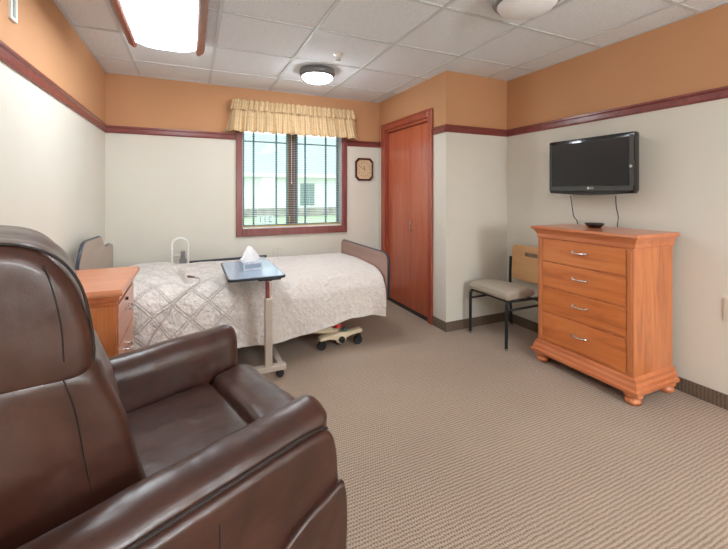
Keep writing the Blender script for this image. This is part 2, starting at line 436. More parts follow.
# window
w = thing('window_1', 'two sash window in dark red casing', None, ((WX0+WX1)/2, YB, WZ0), kind='structure')
bm = bm_new(); a = .062
for (x0, x1, z0, z1) in ((WX0-a, WX0, WZ0-a-.02, WZ1+a), (WX1, WX1+a, WZ0-a-.02, WZ1+a), (WX0, WX1, WZ0-a-.02, WZ0), (WX0, WX1, WZ1, WZ1+a)):
    box(bm, x0, x1, YB-.022, YB, z0, z1, bev=.004)
obj('window_casing', bm, M['trimz'], w)
bm = bm_new()
box(bm, WX0, WX0+.012, YB, YB+.15, WZ0, WZ1); box(bm, WX1-.012, WX1, YB, YB+.15, WZ0, WZ1); box(bm, WX0, WX1, YB, YB+.15, WZ1-.012, WZ1)
obj('window_jamb', bm, M['jamb'], w)
bm = bm_new(); box(bm, WX0, WX1, YB-.0, YB+.15, WZ0-.002, WZ0+.014); obj('window_sill', bm, M['white'], w, bev=.002)
G = YB+.095
bm = bm_new(); box(bm, 1.012, 1.105, G-.03, G+.03, WZ0+.014, WZ1-.012, bev=.004); obj('mullion', bm, M['brown'], w)
def sash(x0, x1, vs):
    s = .02; z0, z1 = WZ0+.016, WZ1-.014
    bm = bm_new()
    box(bm, x0, x0+s, G-.018, G+.018, z0, z1); box(bm, x1-s, x1, G-.018, G+.018, z0, z1)
    box(bm, x0+s, x1-s, G-.018, G+.018, z0, z0+s); box(bm, x0+s, x1-s, G-.018, G+.018, z1-s, z1)
    f = obj('sash_frame', bm, M['sash'], w, bev=.002)
    bm = bm_new()
    for v in vs: box(bm, v-.0095, v+.0095, G-.006, G+.006, z0+s, z1-s)
    box(bm, x0+s, x1-s, G-.0055, G+.0055, 1.866, 1.88)
    obj('muntin_grille', bm, M['sash'], f)
    bm = bm_new(); box(bm, x0+s, x1-s, G+.009, G+.013, z0+s, z1-s); obj('window_pane', bm, M['glass'], f)
    bm = bm_new(); box(bm, x0+.002, x1-.002, G-.026, G-.019, z0, z0+.006); box(bm, x1-.006, x1, G-.026, G-.019, z0, z1)
    obj('weatherstrip', bm, M['gold'], f)
sash(.503, 1.012, (.625, .878)); sash(1.105, 1.632, (1.218, 1.474))
# operator latch on mullion
bm = bm_new(); tube(bm, [(1.02, G-.036, .96), (1.02, G-.045, .99), (1.02, G-.04, 1.03)], .006, 8); obj('sash_lock', bm, M['gold'], w, sm=True)
# room number sticker: faces outward, so it reads backwards from inside
st = thing('window_sticker', 'room number sticker on lower left window pane, reversed from inside', 'sticker', (.756, G+.0025, .99))
bm = bm_new(); box(bm, .665, .848, G+.003, G+.004, .945, 1.036); box(bm, .665, .848, G+.0075, G+.0085, .945, .952); obj('film', bm, M['sticker'], st)
for c_, x_ in (('1', .700), ('1', .752), ('2', .808)):
    text_mesh('numeral', c_, .098, M['ink'], st, Matrix.Translation((x_, G+.0018, .99)) @ Matrix.Rotation(PI/2, 4, 'X'), mirror=True)

# blind
b = thing('window_blind', 'open white mini blind hanging inside the window', 'blind', (1.07, YB+.03, WZ1-.02))
bm = bm_new(); box(bm, WX0+.018, WX1-.018, YB+.012, YB+.042, WZ1-.045, WZ1-.014); obj('headrail', bm, M['slat'], b, bev=.003)
bm = bm_new(); z = .945
while z < WZ1-.05:
    for v in bmesh.ops.create_grid(bm, x_segments=1, y_segments=2, size=.5)['verts']:
        yy = v.co.y; v.co = Vector((WX0+.02+(v.co.x+.5)*(WX1-WX0-.04), YB+.027+yy*.017, z+(.0012 if abs(yy) < .1 else 0)+yy*.001))
    z += .0205
o = obj('slats', bm, M['slat'], b)
sm = o.modifiers.new('t', 'SOLIDIFY'); sm.thickness = .0004
bm = bm_new(); box(bm, WX0+.018, WX1-.018, YB+.016, YB+.038, .922, .934); obj('bottom_rail', bm, M['gold'], b, bev=.002)
for x in (.66, 1.07, 1.48):
    bm = bm_new(); tube(bm, [(x, YB+.027, .93), (x, YB+.027, WZ1-.03)], .0009, 5); obj('ladder_cord', bm, M['slat'], b)
bm = bm_new(); tube(bm, [(1.035, YB+.008, 1.42), (1.035, YB+.008, WZ1-.03)], .003, 6); lathe(bm, [(.002, 1.40), (.007, 1.405), (.006, 1.425), (.002, 1.43)], 8, (1.035, YB+.008, 0)); obj('tilt_wand', bm, M['white'], b, sm=True)

# valance
vl = thing('valance', 'gathered yellow plaid fabric valance over the window', 'curtain', (1.08, YB-.06, 1.94))
def ruffle(zs, amp0, amp1, base, x0, x1, fl, name, freq, ph, k=None):
    N = 620; bm = bm_new(); uvl = bm.loops.layers.uv.new('UVMap'); rows = []
    path = [(x0, YB-.006), (x0, YB-base)]
    L = (base)+(x1-x0)+(base); cols = []
    for i in range(N+1):
        s = i/N*L
        if s < base: px, py, nx, ny = x0, YB-.004-s, -1, 0
        elif s < base+(x1-x0): px, py, nx, ny = x0+s-base, YB-base, 0, -1
        else: px, py, nx, ny = x1, YB-base+(s-base-(x1-x0))*.97, 1, 0
        cols.append((s, px, py, nx, ny))
    M_ = len(zs)
    for j, z in enumerate(zs):
        t = j/(M_-1); amp = amp0+(amp1-amp0)*t; row = []
        for s, px, py, nx, ny in cols:
            w_ = math.sin(s*freq+ph+3.4*noise.noise(Vector((s*6, 3, 0))))+.35*math.sin(s*freq*2.3+2*noise.noise(Vector((s*9, 7, t))))
            o_ = amp*w_+fl*t+.006*noise.noise(Vector((s*14, z*9, 1)))
            zz = z+(.008*noise.noise(Vector((s*11, 0, 5)))+.004*w_)*(1 if j in (0, M_-1) else .3)
            cx = (px-(x0+x1)/2)*(1+.035*t*(1 if fl > 0 else 0))+(x0+x1)/2
            row.append(bm.verts.new((cx+nx*o_*.6, min(py+ny*o_-.0, YB-.004), zz)))
        rows.append(row)
    for j in range(M_-1):
        for i in range(N):
            f = bm.faces.new((rows[j][i], rows[j][i+1], rows[j+1][i+1], rows[j+1][i]))
            for lo, (ii, jj) in zip(f.loops, ((i, j), (i+1, j), (i+1, j+1), (i, j+1))): lo[uvl].uv = (cols[ii][0]*1.5, zs[jj])
    o = obj(name, bm, M['plaid'], vl, sm=True); m = o.modifiers.new('t', 'SOLIDIFY'); m.thickness = .002
    return o
ruffle([2.285-.012*i for i in range(10)], .010, .013, .090, .395, 1.765, .008, 'gathered_header', 105, 0)
ruffle([2.192-.0165*i for i in range(16)], .008, .024, .080, .388, 1.772, .045, 'gathered_skirt', 58, 1)
bm = bm_new(); tube(bm, [(.40, YB-.045, 2.25), (1.76, YB-.045, 2.25)], .009, 10); tube(bm, [(.40, YB-.002, 2.25), (.40, YB-.045, 2.25)], .006); tube(bm, [(1.76, YB-.002, 2.25), (1.76, YB-.045, 2.25)], .006)
obj('curtain_rod', bm, M['white'], vl, sm=True)

# clock
ck = thing('wall_clock', 'octagonal dark framed wall clock with tan face beside the window', 'clock', (1.94, YB, 1.587))
def octa(w, h, c, cx=1.94, cz=1.587): return [(cx-w+c, cz-h), (cx+w-c, cz-h), (cx+w, cz-h+c), (cx+w, cz+h-c), (cx+w-c, cz+h), (cx-w+c, cz+h), (cx-w, cz+h-c), (cx-w, cz-h+c)]
bm = bm_new(); O = [[(p[0], y, p[1]) for p in octa(w_, h_, c_)] for w_, h_, c_, y in ((.122, .14, .042, YB), (.122, .14, .042, YB-.022), (.114, .132, .04, YB-.03), (.102, .12, .036, YB-.028), (.098, .116, .035, YB-.014))]
loft(bm, O, cap=False); obj('clock_frame', bm, M['clockframe'], ck)
bm = bm_new(); prism(bm, octa(.1, .118, .035), 'y', YB-.016, YB-.002); obj('clock_face', bm, M['clockface'], ck)
for k in range(12):
    bm = bm_new(); a_ = k*PI/6; box(bm, 1.94+.075*math.sin(a_)-.003, 1.94+.075*math.sin(a_)+.003, YB-.0175, YB-.016, 1.587+.085*math.cos(a_)-.006, 1.587+.085*math.cos(a_)+.006)
    obj('hour_mark', bm, M['brown'], ck)
for nm, ang, ln, r in (('minute_hand', -62, .075, .002), ('hour_hand', -8, .04, .0035)):
    bm = bm_new(); a_ = math.radians(ang); tube(bm, [(1.94-math.sin(a_)*.015, YB-.019, 1.587-math.cos(a_)*.015), (1.94+math.sin(a_)*ln, YB-.019, 1.587+math.cos(a_)*ln)], r, 6); obj(nm, bm, M['dark'], ck)

# outlets and plate
def outlet(name, label, wall, u, z, wd=.115, hh=.115):
    if wall == 'B':
        t = thing(name, label, 'outlet', (u, YB, z)); bm = bm_new(); box(bm, u-wd/2, u+wd/2, YB-.008, YB, z-hh/2, z+hh/2, bev=.002); obj('cover_plate', bm, M['plate'], t)
        for s in (-.027, .027):
            for q in (-.022, .022):
                bm = bm_new(); box(bm, u+s-.014, u+s+.014, YB-.0095, YB-.0075, z+q-.013, z+q+.013)
                r_ = obj('receptacle', bm, M['white'], t, bev=.003)
                bm = bm_new(); box(bm, u+s-.007, u+s-.004, YB-.0105, YB-.009, z+q-.004, z+q+.006); box(bm, u+s+.004, u+s+.007, YB-.0105, YB-.009, z+q-.004, z+q+.006); obj('slot', bm, M['dark'], r_)
    else:
        t = thing(name, label, 'outlet', (XR, u, z)); bm = bm_new(); box(bm, XR-.008, XR, u-wd/2, u+wd/2, z-hh/2, z+hh/2, bev=.002); obj('cover_plate', bm, M['plate'], t)
        for q in (-.022, .022):
            bm = bm_new(); box(bm, XR-.0095, XR-.0075, u-.016, u+.016, z+q-.014, z+q+.014); r_ = obj('receptacle', bm, M['white'], t, bev=.003)
            bm = bm_new(); box(bm, XR-.0105, XR-.009, u-.008, u-.005, z+q-.004, z+q+.006); box(bm, XR-.0105, XR-.009, u+.005, u+.008, z+q-.004, z+q+.006); obj('slot', bm, M['dark'], r_)
outlet('wall_outlet', 'double wall outlet below the window behind the bed', 'B', .872, .615)
outlet('wall_outlet', 'wall outlet on the right wall at the frame edge', 'R', 1.115, .598, .08, .14)
wp = thing('wall_sensor', 'small white framed plate high on the left orange wall', 'sensor', (XL, 2.217, 2.15))
bm = bm_new(); prof = [[(XL+d_, 2.217+s*(.034-i_), 2.15+q*(.068-i_)) for s, q in ((-1, -1), (1, -1), (1, 1), (-1, 1))] for d_, i_ in ((0, 0), (.012, 0), (.012, .014), (.004, .016))]
loft(bm, prof, cap=False); obj('plate_frame', bm, M['white'], wp)
bm = bm_new(); box(bm, XL, XL+.006, 2.217-.024, 2.217+.024, 2.15-.055, 2.15+.055); obj('sensor_window', bm, M['shutter'], wp)

# ---------------------------------------------------------------- ceiling lights
def fixture(y0, y1, label, x0=-.405, x1=.075):
    t = thing('ceiling_light', label, 'light', ((x0+x1)/2, (y0+y1)/2, H), group=None)
    for s, xs in ((1, x0), (-1, x1)):
        bm = bm_new(); pr = [(xs-s*.012, H), (xs-s*.012, H-.06), (xs-s*.004, H-.085), (xs+s*.012, H-.10), (xs+s*.035, H-.112), (xs+s*.044, H-.105), (xs+s*.044, H-.02), (xs+s*.03, H)]
        prism(bm, pr, 'y', y0, y1); obj('wood_rail', bm, M['trim'], t)
        bm = bm_new(); prism(bm, [(xs+s*.040, H-.108), (xs+s*.050, H-.098), (xs+s*.050, H-.02), (xs+s*.040, H-.02)], 'y', y0+.01, y1-.01); obj('rail_sheen_strip', bm, M['silver'], t)  # silver strip stands in for the sheen along the rails
    xa, xb = x0+.05, x1-.05
    cs = []
    for i in range(13):
        u = -1+2*i/12; cs.append(((xa+xb)/2+u*(xb-xa)/2, H-.072-.03*(1-abs(u)**3.5)))
    cs = [(xa, H-.004)]+cs+[(xb, H-.004)]
    bm = bm_new(); prism(bm, cs, 'y', y0+.012, y1-.012); obj('acrylic_lens', bm, M['lens'], t, sm='auto')
    return t
fixture(1.93, 3.10, 'wood-railed fluorescent ceiling light, glowing white, above the recliner')
fixture(-1.5, -.3, 'added wood-railed fluorescent ceiling light, unseen behind the camera, brightening the room')  # unseen fixture added behind the camera to brighten the room
fixture(-1.5, -.3, 'added wood-railed fluorescent ceiling light on the right, unseen behind the camera, brightening the room', 1.5, 1.98)  # second added fixture, out of view, more fill from the right
def dome(x, y, label, mat, r=.19):
    t = thing('dome_light', label, 'light', (x, y, H))
    bm = bm_new(); lathe(bm, [(r*.8, H), (r*.98, H-.008), (r, H-.03), (r*.98, H-.05), (r*.90, H-.066), (r*.84, H-.068)], 40, (x, y, 0)); obj('metal_rim', bm, M['domerim'], t, sm='auto')
    bm = bm_new(); lathe(bm, [(r*.86*math.cos(a_), H-.060-.062*math.sin(a_)) for a_ in [k*PI/2/9 for k in range(9)]]+[(.002, H-.122)], 40, (x, y, 0)); obj('glass_bowl', bm, mat, t, sm=True)
    return t
dome(1.06, 3.36, 'round dome ceiling light glowing above the window side of the bed', M['dome'], .165)
dome(1.735, 1.56, 'round dome ceiling light, unlit, cut off by the top edge', M['domeoff'], .19)
sp = thing('fire_sprinkler', 'small pendant fire sprinkler on the ceiling beside the glowing dome light', 'sprinkler', (1.091, 2.898, H))
bm = bm_new(); lathe(bm, [(.04, H), (.038, H-.006), (.015, H-.009), (.008, H-.03)], 20, (1.091, 2.898, 0)); obj('escutcheon', bm, M['white'], sp, sm=True)
bm = bm_new(); lathe(bm, [(.003, H-.03), (.003, H-.048), (.022, H-.05), (.022, H-.053)], 16, (1.091, 2.898, 0)); tube(bm, smooth([(1.079, 2.898, H-.02), (1.073, 2.898, H-.035), (1.089, 2.898, H-.049)], 4), .0025, 6); tube(bm, smooth([(1.103, 2.898, H-.02), (1.109, 2.898, H-.035), (1.093, 2.898, H-.049)], 4), .0025, 6); obj('deflector', bm, M['silver'], sp)

fl = thing('added_floor_lamp', 'added tall floor lamp with white drum shade, unseen behind the camera, lighting the room', 'lamp', (1.9, -1.7, 0))  # lamp added out of view as fill for walls and ceiling
bm = bm_new(); lathe(bm, [(.14, 0), (.14, .02), (.03, .03)], 28, (1.9, -1.7, 0)); obj('base', bm, M['black'], fl)
bm = bm_new(); tube(bm, [(1.9, -1.7, .03), (1.9, -1.7, 1.5)], .012); obj('pole', bm, M['black'], fl)
bm = bm_new(); lathe(bm, [(.2, 1.35), (.2, 1.36), (.2, 1.68), (.2, 1.69)], 32, (1.9, -1.7, 0), cap=True); obj('lamp_shade', bm, M['shade'], fl)
# ---------------------------------------------------------------- chest of drawers
CX0, CX1, CY0, CY1, CT = 2.452, 2.862, 1.396, 2.092, 1.043
ch = thing('chest_of_drawers', 'tall cherry wood chest of four drawers under the television', 'chest of drawers', (2.67, 1.756, 0))
bm = bm_new(); box(bm, CX0, CX1, CY0, CY1, .14, .985, bev=.002); obj('body', bm, M['cherry'], ch)
def ring(bm, prof, x0, x1, y0, y1):
    """moulding round a box; prof = (outset, z)"""
    loft(bm, [[(x0-o, y0-o, z), (x1, y0-o, z), (x1, y1+o, z), (x0-o, y1+o, z)] for o, z in prof], cap=True)
bm = bm_new(); ring(bm, [(.006, .955), (.010, .962), (.010, .985), (.014, .992), (.022, 1.008), (.028, 1.018)], CX0, CX1, CY0, CY1); obj('cornice', bm, M['cherryd'], ch)
bm = bm_new(); ring(bm, [(.032, 1.018), (.039, 1.022), (.041, 1.030), (.038, 1.040), (.034, CT)], CX0, CX1, CY0, CY1); obj('top', bm, M['cherryd'], ch)
bm = bm_new(); ring(bm, [(.036, .075), (.040, .08), (.040, .098), (.028, .106), (.028, .108), (.026, .125), (.018, .14), (.016, .158), (.006, .166), (.0, .17)], CX0, CX1, CY0, CY1); obj('plinth', bm, M['cherryd'], ch)
for (x, y) in ((CX0+.02, CY0+.02), (CX0+.02, CY1-.02), (CX1-.04, CY0+.02), (CX1-.04, CY1-.02)):
    bm = bm_new(); lathe(bm, [(.03, .0), (.036, .004), (.046, .018), (.046, .03), (.036, .04), (.034, .044), (.05, .05), (.052, .062), (.046, .075)], 24, (x, y, 0)); obj('bun_foot', bm, M['cherryd'], ch, sm=True)
for y0, y1 in ((CY0+.001, CY0+.042), (CY1-.042, CY1-.001)):
    bm = bm_new(); box(bm, CX0-.008, CX0+.01, y0, y1, .17, .965); box(bm, CX0-.012, CX0, y0+.009, y1-.009, .2, .94, bev=.003); obj('pilaster', bm, M['cherry'], ch, bev=.002)
dz = [(.180, .395), (.400, .585), (.590, .778), (.783, .955)]
def bow_handle(p, x, yc, z, hl=.052, face=-1):
    bm = bm_new(); pts = [(x, yc-hl, z), (x+face*.018, yc-hl*.96, z), (x+face*.026, yc-hl*.5, z-.002), (x+face*.029, yc, z-.003), (x+face*.026, yc+hl*.5, z-.002), (x+face*.018, yc+hl*.96, z), (x, yc+hl, z)]
    tube(bm, smooth(pts, 4), .0055, 8); lathe(bm, [(.009, x), (.009, x+face*.004)], 10, (0, yc-hl, z), 'x'); lathe(bm, [(.009, x), (.009, x+face*.004)], 10, (0, yc+hl, z), 'x')
    return obj('handle', bm, M['silver'], p, sm='auto')
for z0, z1 in dz:
    bm = bm_new(); box(bm, CX0-.009, CX0+.01, CY0+.045, CY1-.045, z0, z1-.006, bev=.005); dd = obj('drawer', bm, M['cherryh'], ch)
    bow_handle(dd, CX0-.009, 1.745, (z0+z1)/2+.012)

# television
tv = thing('television', 'black flat screen television mounted on the right wall above the chest', 'television', (2.78, 1.9, 1.28))
TY0, TY1, TZa, TZb, TX = 1.562, 2.24, 1.288, 1.722, 2.75
bm = bm_new(); pr = [(TY0+.012, TZa+.006)]+[(TY0+.012+(TY1-TY0-.024)*k/12, TZa+.008-.014*math.sin(PI*k/12)) for k in range(1, 12)]+[(TY1-.012, TZa+.006), (TY1, TZa+.03), (TY1, TZb-.01), (TY1-.006, TZb), (TY0+.006, TZb), (TY0, TZb-.01), (TY0, TZa+.03)]
prism(bm, pr, 'x', TX, TX+.05, bev=.006); obj('bezel', bm, M['tvb'], tv, sm='auto')
bm = bm_new(); prism(bm, [(TY0+.05, TZa+.03), (TY1-.05, TZa+.03), (TY1-.05, TZb-.05), (TY0+.05, TZb-.05)], 'x', TX+.045, TX+.09, bev=.015); obj('rear_housing', bm, M['tvb'], tv)
bm = bm_new(); box(bm, TX-.0025, TX+.001, TY0+.042, TY1-.03, TZa+.066, TZb-.03); obj('screen', bm, M['screen'], tv)
bm = bm_new(); box(bm, TX-.002, TX+.001, TY0+.012, TY1-.012, TZa+.028, TZa+.062); box(bm, TX-.002, TX+.001, TY0+.01, TY0+.036, TZa+.06, TZb-.02); box(bm, TX-.0018, TX+.001, TY1-.026, TY1-.012, TZa+.06, TZb-.02); obj('speaker_strip', bm, M['tvg'], tv)
mt = Matrix.Translation((TX-.003, 1.866, TZa+.046)) @ Matrix.Rotation(-PI/2, 4, 'Z') @ Matrix.Rotation(PI/2, 4, 'X')
text_mesh('logo_letters', 'LG', .022, M['white'], tv, mt)
bm = bm_new(); lathe(bm, [(.010, TX-.003), (.010, TX-.002)], 16, (0, 1.894, TZa+.046), 'x'); obj('logo_disc', bm, M['white'], tv)
bm = bm_new(); lathe(bm, [(.011, TX-.006), (.011, TX-.001)], 16, (0, TY0+.024, TZa+.195), 'x'); obj('power_button', bm, M['silver'], tv)
bm = bm_new(); box(bm, TX+.09, XR, 1.87, 1.95, 1.45, 1.53); box(bm, XR-.02, XR, 1.80, 2.02, 1.36, 1.62, bev=.003); obj('wall_bracket', bm, M['black'], tv)
for lb, pts in (('thin black cable hanging from the left end of the television', [(TX+.035, 2.07, TZa-.012), (2.80, 2.068, 1.20), (2.85, 2.09, 1.11), (2.907, 2.098, 1.05), (2.908, 2.098, .9)]),
            ('thin black cable hanging from the right end of the television', [(TX+.035, 1.712, TZa-.012), (2.79, 1.712, 1.20), (2.83, 1.722, 1.12), (2.907, 1.775, 1.05), (2.908, 1.775, .9)])):
    bm = bm_new(); tube(bm, smooth(pts, 6), .0035, 6); o = obj('cable', bm, M['black'], None, sm=True); rebase(o, pts[-1]); tag(o, lb, 'cable')
rd = thing('dish', 'small black oval dish on top of the chest', 'dish', (2.68, 1.80, CT))
bm = bm_new(); lathe(bm, [(.038, CT), (.044, CT+.005), (.056, CT+.018), (.066, CT+.030), (.063, CT+.034), (.046, CT+.022), (.01, CT+.015)], 28, (2.68, 1.80, 0))
obj('bowl', bm, M['tvb'], rd, sm=True)
bm = bm_new(); lathe(bm, [(.016, CT+.011), (.017, CT+.018), (.012, CT+.022)], 16, (2.68, 1.80, 0)); obj('knob', bm, M['tvg'], rd, sm=True)

# ---------------------------------------------------------------- side chair
sc = thing('side_chair', 'black metal side chair with beige padded seat and wooden backrest', 'chair', (2.6, 2.55, 0))
SA, SB = 2.325, 2.765     # y of the near and far sides
R_ = .0135
for y, s in ((SA, 1), (SB, -1)):
    bm = bm_new(); tube(bm, smooth([(2.352, y, .006), (2.354, y, .2), (2.356, y, .35), (2.365, y, .385), (2.395, y, .398), (2.43, y, .398)], 5), R_, 10, 1.0); obj('front_leg', bm, M['black'], sc, sm=True)
    bm = bm_new(); tube(bm, smooth([(2.868, y, .006), (2.855, y, .2), (2.848, y, .40), (2.85, y, .55), (2.856, y, .675)], 5), R_, 10); obj('rear_leg', bm, M['black'], sc, sm=True)
    bm = bm_new(); tube(bm, [(2.40, y, .398), (2.845, y, .385)], R_*.9, 8); tube(bm, [(2.356, y, .325), (2.85, y, .325)], R_*.75, 8); obj('side_rail', bm, M['black'], sc, sm=True)
    for x in (2.352, 2.868):
        bm = bm_new(); lathe(bm, [(.014, 0), (.0145, .012), (.012, .02)], 12, (x, y, 0)); obj('foot_glide', bm, M['silver'], sc, sm=True)
for x_, z_ in ((2.85, .325), (2.40, .388)):
    bm = bm_new(); tube(bm, [(x_, SA, z_), (x_, SB, z_)], R_*.78, 8); obj('cross_rail', bm, M['black'], sc, sm=True)
bm = bm_new()
cushion(bm, [(2.345, .425), (2.345, .455), (2.375, .478), (2.5, .482), (2.62, .476), (2.665, .46), (2.665, .425), (2.6, .412), (2.40, .405), (2.36, .408)], SA-.02, SB+.01, .028, wrinkle=.003, crown=lambda y, p: .008*(1-((y-2.545)/.23)**2) if p.y > .46 else 0)
obj('seat', bm, M['seat'], sc, sm=True)
# backrest: bent plywood with hand slot
bm = bm_new(); NY, NZ = 18, 10
def bk(y, z, o): 
    t = (y-2.497)/.2075; xx = 2.808+.04*(z-.6)+.02*(1-t*t); return (xx+o, y, z)
def cell_ok(i, j):
    yc = 2.29+(i+.5)*.415/NY; return not (j == 7 and abs(yc-2.497) < .07)
V = {}
def gv(i, j, o):
    k = (i, j, o)
    if k not in V:
        y = 2.29+i*.415/NY; z = .478+j*.325/NZ
        if j in (0, NZ) and i in (0, NY): y += .012*(1 if i == 0 else -1); z += .010*(1 if j == 0 else -1)
        if i in (0, NY) and j == 0: pass
        V[k] = bm.verts.new(bk(y, z, o))
    return V[k]
for i in range(NY):
    for j in range(NZ):
        if not cell_ok(i, j): continue
        bm.faces.new([gv(i, j, 0), gv(i, j+1, 0), gv(i+1, j+1, 0), gv(i+1, j, 0)]); bm.faces.new([gv(i, j, .013), gv(i+1, j, .013), gv(i+1, j+1, .013), gv(i, j+1, .013)])
        for (a1, b1, c1, d1) in ((i-1, j, (i, j), (i, j+1)), (i+1, j, (i+1, j), (i+1, j+1)), (i, j-1, (i, j), (i+1, j)), (i, j+1, (i, j+1), (i+1, j+1))):
            if not (0 <= a1 < NY and 0 <= b1 < NZ) or not cell_ok(a1, b1):
                bm.faces.new([gv(*c1, 0), gv(*d1, 0), gv(*d1, .013), gv(*c1, .013)])
bmesh.ops.recalc_face_normals(bm, faces=bm.faces[:]); obj('backrest', bm, M['maple'], sc, sm='auto', bev=.002)

# ---------------------------------------------------------------- nightstand
NX0, NX1, NY0, NY1, NT_ = XL+.012, -.352, 2.225, 2.82, .82
ns = thing('nightstand', 'cherry wood nightstand with drawers between recliner and bed', 'nightstand', (-.54, 2.54, 0))
bm = bm_new(); box(bm, NX0, NX1, NY0, NY1, .05, .77, bev=.002); obj('body', bm, M['cherry'], ns)
def ring2(bm, prof, x0, x1, y0, y1): loft(bm, [[(x0, y0-o, z), (x1+o, y0-o, z), (x1+o, y1+o, z), (x0, y1+o, z)] for o, z in prof])
bm = bm_new(); ring2(bm, [(.003, .735), (.007, .738), (.007, .742), (.009, .744), (.010, .752), (.018, .757), (.022, .765), (.026, .785)], NX0, NX1, NY0, NY1); obj('cornice', bm, M['cherryd'], ns)
bm = bm_new(); ring2(bm, [(.03, .785), (.037, .79), (.039, .800), (.036, .812), (.031, NT_)], NX0, NX1, NY0, NY1); obj('top', bm, M['cherryt'], ns)
bm = bm_new(); ring2(bm, [(.02, .0), (.022, .05), (.014, .066), (.0, .074)], NX0, NX1, NY0, NY1); obj('plinth', bm, M['cherryd'], ns)
for z0, z1 in ((.085, .28), (.29, .505), (.515, .728)):
    bm = bm_new(); box(bm, NX1-.004, NX1+.012, NY0+.03, NY1-.03, z0, z1, bev=.004); dd = obj('drawer', bm, M['cherryd'], ns)
    bow_handle(dd, NX1+.012, 2.52, z0+(z1-z0)*.62, .05, 1)
for y0, y1 in ((NY0+.001, NY0+.027), (NY1-.027, NY1-.001)):
    bm = bm_new(); box(bm, NX1-.002, NX1+.006, y0, y1, .075, .732); obj('pilaster', bm, M['cherry'], ns, bev=.002)
bm = bm_new(); lathe(bm, [(.010, NX1+.010), (.010, NX1+.014)], 14, (0, 2.50, .70), 'x'); lathe(bm, [(.009, NX1+.008), (.009, NX1+.022)], 12, (0, 2.50, .70), 'x'); obj('lock', bm, M['dark'], ns)

# ---------------------------------------------------------------- bed
BX0, BX1, BY0, BY1 = -.62, 1.535, 2.93, 4.0
bd = thing('hospital_bed', 'adjustable care bed with taupe headboard and brown footboard below the window', 'bed', (.45, 3.45, 0))
bm = bm_new(); box(bm, BX0, BX1-.02, BY0+.15, BY1-.05, .43, .575, bev=.03); obj('mattress', bm, M['mattress'], bd, sm='auto')
bm = bm_new(); box(bm, BX0+.02, BX1-.03, BY0+.08, BY0+.12, .37, .42); box(bm, BX0+.02, BX1-.03, BY1-.1, BY1-.06, .37, .42)
for x in (-.5, 0, .5, 1.0, 1.45): box(bm, x, x+.04, BY0+.12, BY1-.1, .38, .415)
box(bm, BX0+.02, BX1-.03, BY0+.08, BY1-.06, .418, .43)
obj('deck_frame', bm, M['taupe'], bd)
# headboard and footboard outlines (y, z)
hb = [(2.90, .30), (2.90, .83), (2.93, .872), (2.97, .92), (3.02, .958), (3.08, .968), (3.47, .957), (3.53, .95), (3.57, .925), (3.65, .865), (3.72, .848), (3.80, .855), (3.89, .850), (3.98, .835), (4.01, .79), (4.01, .30)]
bm = bm_new(); prism(bm, hb, 'x', -.672, -.645); h_ = obj('headboard', bm, M['mauveh'], bd)
bm = bm_new(); tube(bm, [(-.6585, p[0], p[1]) for p in hb], .011, 8); obj('edge_trim', bm, M['bluegrey'], h_, sm=True)
fb = [(2.905, .37), (2.905, .70), (2.915, .735), (2.95, .758), (3.0, .762), (3.95, .762), (3.99, .755), (4.015, .73), (4.02, .70), (4.02, .37)]
bm = bm_new(); prism(bm, fb, 'x', 1.552, 1.578); f_ = obj('footboard', bm, M['mauve'], bd)
bm = bm_new(); tube(bm, [(1.565, p[0], p[1]) for p in fb], .011, 8); obj('edge_trim', bm, M['bluegrey'], f_, sm=True)
bm = bm_new(); tube(bm, [(-.04, 4.07, .615), (.72, 4.07, .625)], .012, 8); tube(bm, [(-.02, 4.07, .615), (-.02, 4.03, .45), (-.02, 3.95, .41)], .01, 8); tube(bm, [(.70, 4.07, .625), (.70, 4.03, .45), (.70, 3.95, .41)], .01, 8); obj('far_side_bar', bm, M['bluegrey'], bd, sm=True)
bm = bm_new(); pts = [(-.176, 4.02, .42), (-.176, 4.02, .60), (-.178, 4.02, .79)]+[(-.107+.071*math.cos(PI-k*PI/8), 4.02, .80+.062*math.sin(k*PI/8)) for k in range(9)]+[(-.036, 4.02, .79), (-.036, 4.02, .60), (-.036, 4.02, .42)]
tube(bm, pts, .011, 10); tube(bm, [(-.176, 4.02, .70), (-.10, 4.02, .70)], .006, 8); ar = obj('assist_handle', bm, M['white'], bd, sm=True)
bm = bm_new(); box(bm, -.112, -.05, 3.99, 4.04, .58, .665, bev=.004); box(bm, -.10, -.06, 3.995, 4.045, .665, .735, bev=.004); obj('clamp', bm, M['domerim'], ar)
